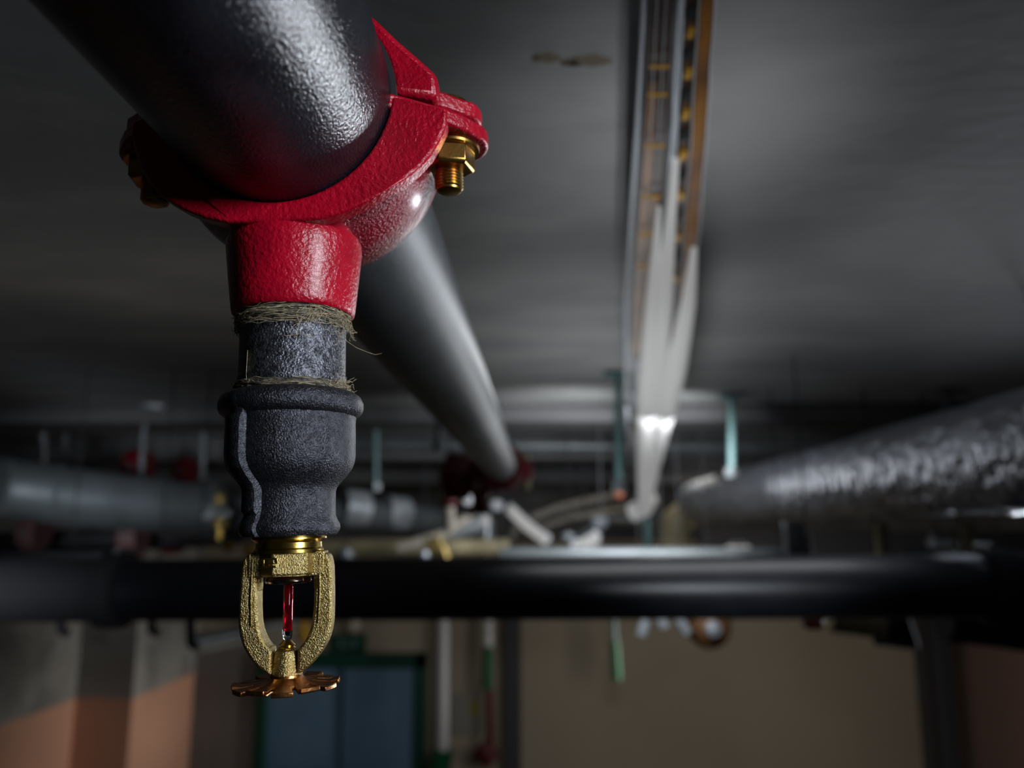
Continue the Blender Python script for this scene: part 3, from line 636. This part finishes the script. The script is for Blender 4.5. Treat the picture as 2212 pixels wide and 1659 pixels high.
for px, py, Y, r_, m_, nm in ((1010, 1080, 2.9, .024, 'white_plastic', 'white round knob beside the red sprinkler drop'), (1073, 1092, 3.4, .03, 'white_plastic', 'pale round knob left of the slanting lamp'), (1228, 1160, 3.2, .024, 'galv_light', 'small dull knob left of the centre lamp'),
                              (1295, 1128, 3.4, .036, 'galv_light', 'larger dull knob left of the strip light foot'), (745, 1200, 2.4, .028, 'galv_light', 'pale knob on the black pipe right of the sprinkler'), (915, 1200, 2.4, .02, 'galv_light', 'small pale knob on the black pipe left of brass block'),
                              (1300, 1200, 2.5, .026, 'white_plastic', 'white knob resting above black pipe below the dull knob'), (1492, 1200, 3.4, .028, 'galv_light', 'pale knob beside the khaki elbow'), (540, 1190, 2.3, .02, 'glow_orange', 'orange pink knob left of the brass frame'), (494, 1182, 2.3, .018, 'brass_smooth', 'yellow brass knob left of the brass frame')):
    c = at(px, py, Y)
    mm = 'copper_tie' if m_ == 'glow_orange' else m_
    t = thing('valve_knob', nm, 'knob', c); P = Part(t)
    P('knob_head', MB().lathe([(0, -r_ * .9), (r_ * .8, -r_ * .6), (r_, 0), (r_ * .8, r_ * .6), (0, r_ * .9)], 18, c), mm)
    P('knob_stem', MB().tube([c, c + Vector((0, .06, -.0))], r_ * .3, 8), 'galv')
t = thing('brass_manifold', 'brass fitting block on a pipe right of the sprinkler, above the black pipe', 'pipe fitting', at(945, 1180, 2.6)); P = Part(t)
P('block', MB().box(at(940, 1176, 2.6), (.05, .04, .05)), 'dull_brass', bevel=.006); P('outlet', MB().tube([at(955, 1180, 2.6), at(965, 1210, 2.6)], .018, 14), 'dull_brass')
for k, (px0, py0, px1, py1, Y, r_, m_, nm) in enumerate((
    (560, 1182, 1100, 1182, 3.0, .030, 'khaki', 'khaki pipe just above the black cross pipe behind the sprinkler'),
    (1080, 1198, 1700, 1200, 2.4, .022, 'galv', 'grey pipe lying along the top of the black cross pipe'),
    (1210, 1108, 1390, 1120, 5.2, .045, 'galv', 'dull grey pipe behind the foot of the strip light'),
    (1290, 1150, 1440, 1155, 5.4, .04, 'dark_metal', 'dark pipe left of the khaki elbow'),
    (1190, 838, 1340, 838, 2.2, .006, 'dark_metal', 'thin dark conduit under the ceiling left of the strip light'),
    (-60, 1180, 520, 1150, 2.9, .045, 'dark_metal', 'dark pipe below the grey lagged pipe at left'),
    (700, 960, 2260, 972, 3.25, .028, 'galv', 'long grey cross pipe high up beyond the beam'),
    (1430, 1005, 1700, 1000, 4.1, .04, 'dark_metal', 'dark cross pipe above the foil pipe left end'))):
    simple('service_pipe', nm, 'pipe', MB().tube([at(px0, py0, Y), at((px0 + px1) / 2, (py0 + py1) / 2, Y), at(px1, py1, Y)], r_, 20), m_)
for px, nm, m_, w_ in ((1715, 'galvanised bracket under the foil pipe, left one', 'galv_light', .05), (1905, 'khaki bracket under the middle of the foil pipe', 'khaki', .03), (2090, 'khaki bracket under the foil pipe near the right edge', 'khaki', .03)):
    Y = 2.2; t = thing('pipe_bracket', nm, 'bracket', at(px, 1200, Y)); P = Part(t)
    P('upright', MB().box((at(px, 1128, Y) + at(px, 1215, Y)) / 2, (w_, .03, (at(px, 1128, Y) - at(px, 1215, Y)).z)), m_ if m_ == 'khaki' else 'galv', bevel=.004); P('foot', MB().box(at(px, 1208, Y), (w_ * 1.8, .05, .012)), m_)
simple('foil_scrap', 'crumpled silver foil lump below the foil pipe right half', 'foil', MB().tube([at(2010, 1160, 2.3), at(2030, 1175, 2.3), at(2050, 1200, 2.3)], [.02, .035, .03], 10), 'foil')
simple('crossbeam', 'dark steel crossbeam behind and below the foil pipe', 'beam', MB().box((at(1560, 1175, 4.9) + at(2300, 1175, 4.9)) / 2, (2.3, .08, .16)), 'dark_metal')
simple('crossbeam', 'dark steel crossbeam at the left below the lagged pipe', 'beam', MB().box((at(-100, 1235, 2.6) + at(230, 1255, 2.6)) / 2, (.6, .08, .16)), 'dark_metal')
for px, py, nm, m_ in ((75, 1150, 'dull pink pipe clamp at left under the lagged pipe', 'dull_pink'), (290, 1160, 'dull pink clamp under the end of the lagged pipe', 'dull_pink'), (300, 1010, 'dark red clamp half behind the top of the lagged pipe', 'dark_red'), (400, 1020, 'dark red clamp by the lagged pipe end collar', 'dark_red'), (375, 1160, 'dark red clamp below the lagged pipe end collar', 'dark_red')):
    Y = 2.7; c = at(px, py, Y + (px > 320) * .25 + (px == 400) * .25); t = thing('pipe_clamp', nm, 'pipe clamp', c); P = Part(t)
    P('clamp_ring', MB().lathe([(.03, -.03), (.06, -.03), (.065, 0), (.06, .03), (.03, .03)], 24, c, 'X'), m_); P('clamp_bolt', MB().tube([c + Vector((0, -.07, .0)), c + Vector((0, -.05, 0))], .01, 8), 'galv')

# ------------------------------------------------------------------ below the black cross pipe
def hung(name, label, cat, px, py, Y, size, m, parts=None):
    t = thing(name, label, cat, at(px, py, Y)); P = Part(t); P('body', MB().box(at(px, py, Y), size), m, bevel=.008)
    top = at(px, py, Y) + Vector((0, 0, size[2] / 2)); P('stem', MB().tube([top, Vector((top.x, top.y, top.z + .16))], .01, 8), 'dark_metal'); return P
c = at(1530, 1352, 2.6); t = thing('brown_drum', 'round brown drum hanging under the black cross pipe', 'drum', c); P = Part(t)
P('drum_body', MB().lathe([(0, -.07), (.05, -.06), (.068, -.02), (.068, .03), (.05, .06), (0, .06)], 32, c, 'Y'), 'brown_drum'); P('drum_hub', MB().lathe([(0, -.09), (.022, -.085), (.026, -.06)], 20, c, 'Y'), 'galv_light')
P('stem', MB().tube([c + Vector((0, 0, .06)), c + Vector((0, 0, .2))], .012, 8), 'dark_metal')
for k, (px, py, px2, py2, nm) in enumerate(((1395, 1340, 1385, 1372, 'left pale clip under the black cross pipe'), (1425, 1338, 1435, 1355, 'middle pale clip under the black cross pipe'), (1465, 1338, 1485, 1368, 'right pale clip beside the brown drum'))):
    t = thing('cable_clip', nm, 'clip', at(px, py, 2.5)); P = Part(t); P('clip_arm', MB().tube([at(px, py, 2.5), at(px2, py2, 2.5)], .016, 10), 'galv_light'); P('clip_screw', MB().tube([at(px, py, 2.5), at(px, py - 20, 2.5)], .008, 8), 'galv')
hung('red_clamp', 'small dark red block under the black pipe right part', 'clamp', 1755, 1340, 1.75, (.037, .037, .037), 'dark_red')
c0 = at(1790, 1338, 2.3); c1 = at(1900, 1352, 2.3); t = thing('khaki_duct_end', 'khaki and dark brown duct end hanging under the black pipe at right', 'duct', c0); P = Part(t)
P('khaki_run', MB().tube([c0, c1], .034, 20), 'khaki'); P('dark_elbow', MB().tube([c1, at(1930, 1358, 2.3), at(1935, 1385, 2.3), at(1935, 1395, 2.3)], .056, 24), 'dark_metal')
simple('shade_duct', 'dark duct at the right edge below the black pipe', 'duct', MB().tube([at(2040, 1340, 2.2), at(2150, 1352, 2.2), at(2300, 1375, 2.2)], .055, 20), 'dark_metal')
for px, nm, m_ in ((412, 'dark bracket hook hanging under the black pipe left part', 'dark_metal'), (328, 'small dark bracket hook left of the larger hook', 'dark_metal'), (132, 'dark hook at the left edge under the black pipe', 'dark_metal')):
    t = thing('bracket_hook', nm, 'hook', at(px, 1340, 1.9)); P = Part(t)
    dpy = 52 if px == 412 else 22
    P('hook_arm', MB().tube([at(px, 1320, 1.9), at(px, 1340 + dpy, 1.9), at(px + 14, 1346 + dpy, 1.9)], .011, 12), m_); P('hook_plate', MB().box(at(px, 1318, 1.9), (.04, .03, .02)), m_)
t = thing('cable_tray', 'pale three-rail cable tray slanting behind the sprinkler frame at left', 'tray', at(425, 1392, 3.0)); P = Part(t)
for y0, y1, m_ in ((1375, 1345, 'galv'), (1392, 1362, 'galv_light'), (1408, 1378, 'wire_beige')): P('rail', MB().tube([at(425, y0, 3.0), at(560, y1, 3.3), at(640, y1 - 18, 3.5)], .010, 8), m_)
for q in (0, .33, .66, 1): P('rung', MB().tube([at(425 + 215 * q, 1372 - 48 * q, 3.0 + .5 * q), at(425 + 215 * q, 1408 - 48 * q, 3.0 + .5 * q)], .006, 6), 'galv')
def wall_pipe(label, cat, segs, Y):
    t = thing('wall_pipe', label, cat, at(segs[0][0], segs[0][1], Y)); P = Part(t)
    for (px, y0, px2, y1, r_, m_, nm) in segs: P(nm, MB().tube([at(px, y0, Y), at(px2, y1, Y)], r_, 14), m_)
wall_pipe('white upright pipe right of the green-framed door, ending in green', 'pipe', ((958, 1300, 957, 1625, .052, 'white_plastic', 'pipe_run'), (957, 1618, 945, 1700, .09, 'green_plastic', 'green_sleeve')), 7.0)
wall_pipe('thin upright pipe with a long green sleeve left of the dark post', 'pipe', ((1055, 1300, 1054, 1395, .04, 'white_plastic', 'pipe_run'), (1054, 1395, 1052, 1488, .045, 'green_plastic', 'green_sleeve'), (1058, 1488, 1060, 1615, .03, 'dark_red', 'red_run'), (1040, 1608, 1062, 1645, .08, 'dark_red', 'red_valve')), 6.9)
wall_pipe('short dark green sleeve hanging on the beige wall right of the dark post', 'pipe', ((1326, 1300, 1328, 1385, .02, 'teal_rod', 'cord'), (1328, 1385, 1333, 1468, .035, 'green_plastic', 'green_sleeve')), 6.0)
c = at(1008, 1542, 7.27); t = thing('notice_board', 'small grey notice with a yellow corner on the wall right of the door', 'sign', c); P = Part(t)
P('board', MB().box(c, (.27, .03, .33)), 'sign_face', bevel=.004); P('yellow_corner', MB().box(at(1026, 1528, 7.25), (.07, .03, .12)), 'yellow_mark')
c = at(752, 1388, 7.25); t = thing('exit_sign', 'dark green sign with a pale symbol above the door', 'sign', c); P = Part(t)
P('sign_plate', MB().box(c, (.32, .04, .15)), 'dark_green', bevel=.004)
P('sign_symbol', MB().box(c + Vector((-.06, -.025, 0)), (.03, .01, .09)).box(c + Vector((.0, -.025, 0.02)), (.05, .01, .02)).box(c + Vector((.0, -.025, -.03)), (.05, .01, .02)).box(c + Vector((.07, -.025, 0)), (.05, .01, .06)), 'teal_rod')
simple('wall_lamp', 'small dull yellow lamp above the exit sign', 'lamp', MB().lathe([(0, -.06), (.06, -.03), (.06, .03), (0, .06)], 18, at(762, 1349, 7.0), 'Y'), 'wire_beige')
simple('brass_elbow', 'blurred brass elbow seen through the sprinkler frame', 'pipe fitting', MB().tube([at(652, 1325, 4.0), at(655, 1350, 4.0), at(660, 1385, 4.0)], .035, 14), 'copper_tie')

# ------------------------------------------------------------------ thin ceiling wires that carry the service clutter
bpy.context.view_layer.update()
HUNG = ('valve_knob', 'service_pipe', 'cable', 'conduit', 'pipe_clamp', 'foil_scrap', 'brass_manifold', 'distant_sprinkler', 'bracket_hook', 'crossbeam', 'cable_tray', 'warning_light',
        'cable_clip', 'pipe_bracket', 'shade_duct', 'khaki_duct_end', 'brown_drum', 'red_clamp', 'branch_pipe', 'brass_elbow', 'brass_valve', 'lagged_grey_pipe', 'grooved_tee', 'foil_wrapped_pipe')
for o in [o for o in COL.objects if o.parent is None and o.name.split('.')[0] in HUNG]:
    ms = ([o] if o.type == 'MESH' else []) + [c for c in o.children_recursive if c.type == 'MESH']
    m0 = max(ms, key=lambda c: len(c.data.vertices)); best = max((m0.matrix_world @ v.co for v in m0.data.vertices), key=lambda q: q.z)
    base = Vector(o.location)
    MB().tube([Vector((best.x, best.y, best.z - .004)) - base, Vector((best.x, best.y, ZC + .003)) - base], .0018, 6).build('hanger_wire', 'dark_metal', o)

GROUPS = {'hanger_rod': 'ceiling hanger rods', 'valve_knob': 'small knobs among the distant pipes', 'service_pipe': 'service pipes under the ceiling', 'tube_lamp': 'distant tube lamps',
          'pipe_clamp': 'clamps around the lagged pipe', 'wall_pipe': 'upright pipes on the back wall', 'bracket_hook': 'bracket hooks under the black pipe', 'cable_clip': 'pale clips under the black pipe',
          'pipe_bracket': 'brackets under the foil pipe', 'cable': 'beige cables above the black pipe', 'conduit': 'pale conduits above the black pipe', 'crossbeam': 'dark steel crossbeams'}
for o in COL.objects:
    if o.parent is None and o.name.split('.')[0] in GROUPS: o['group'] = GROUPS[o.name.split('.')[0]]
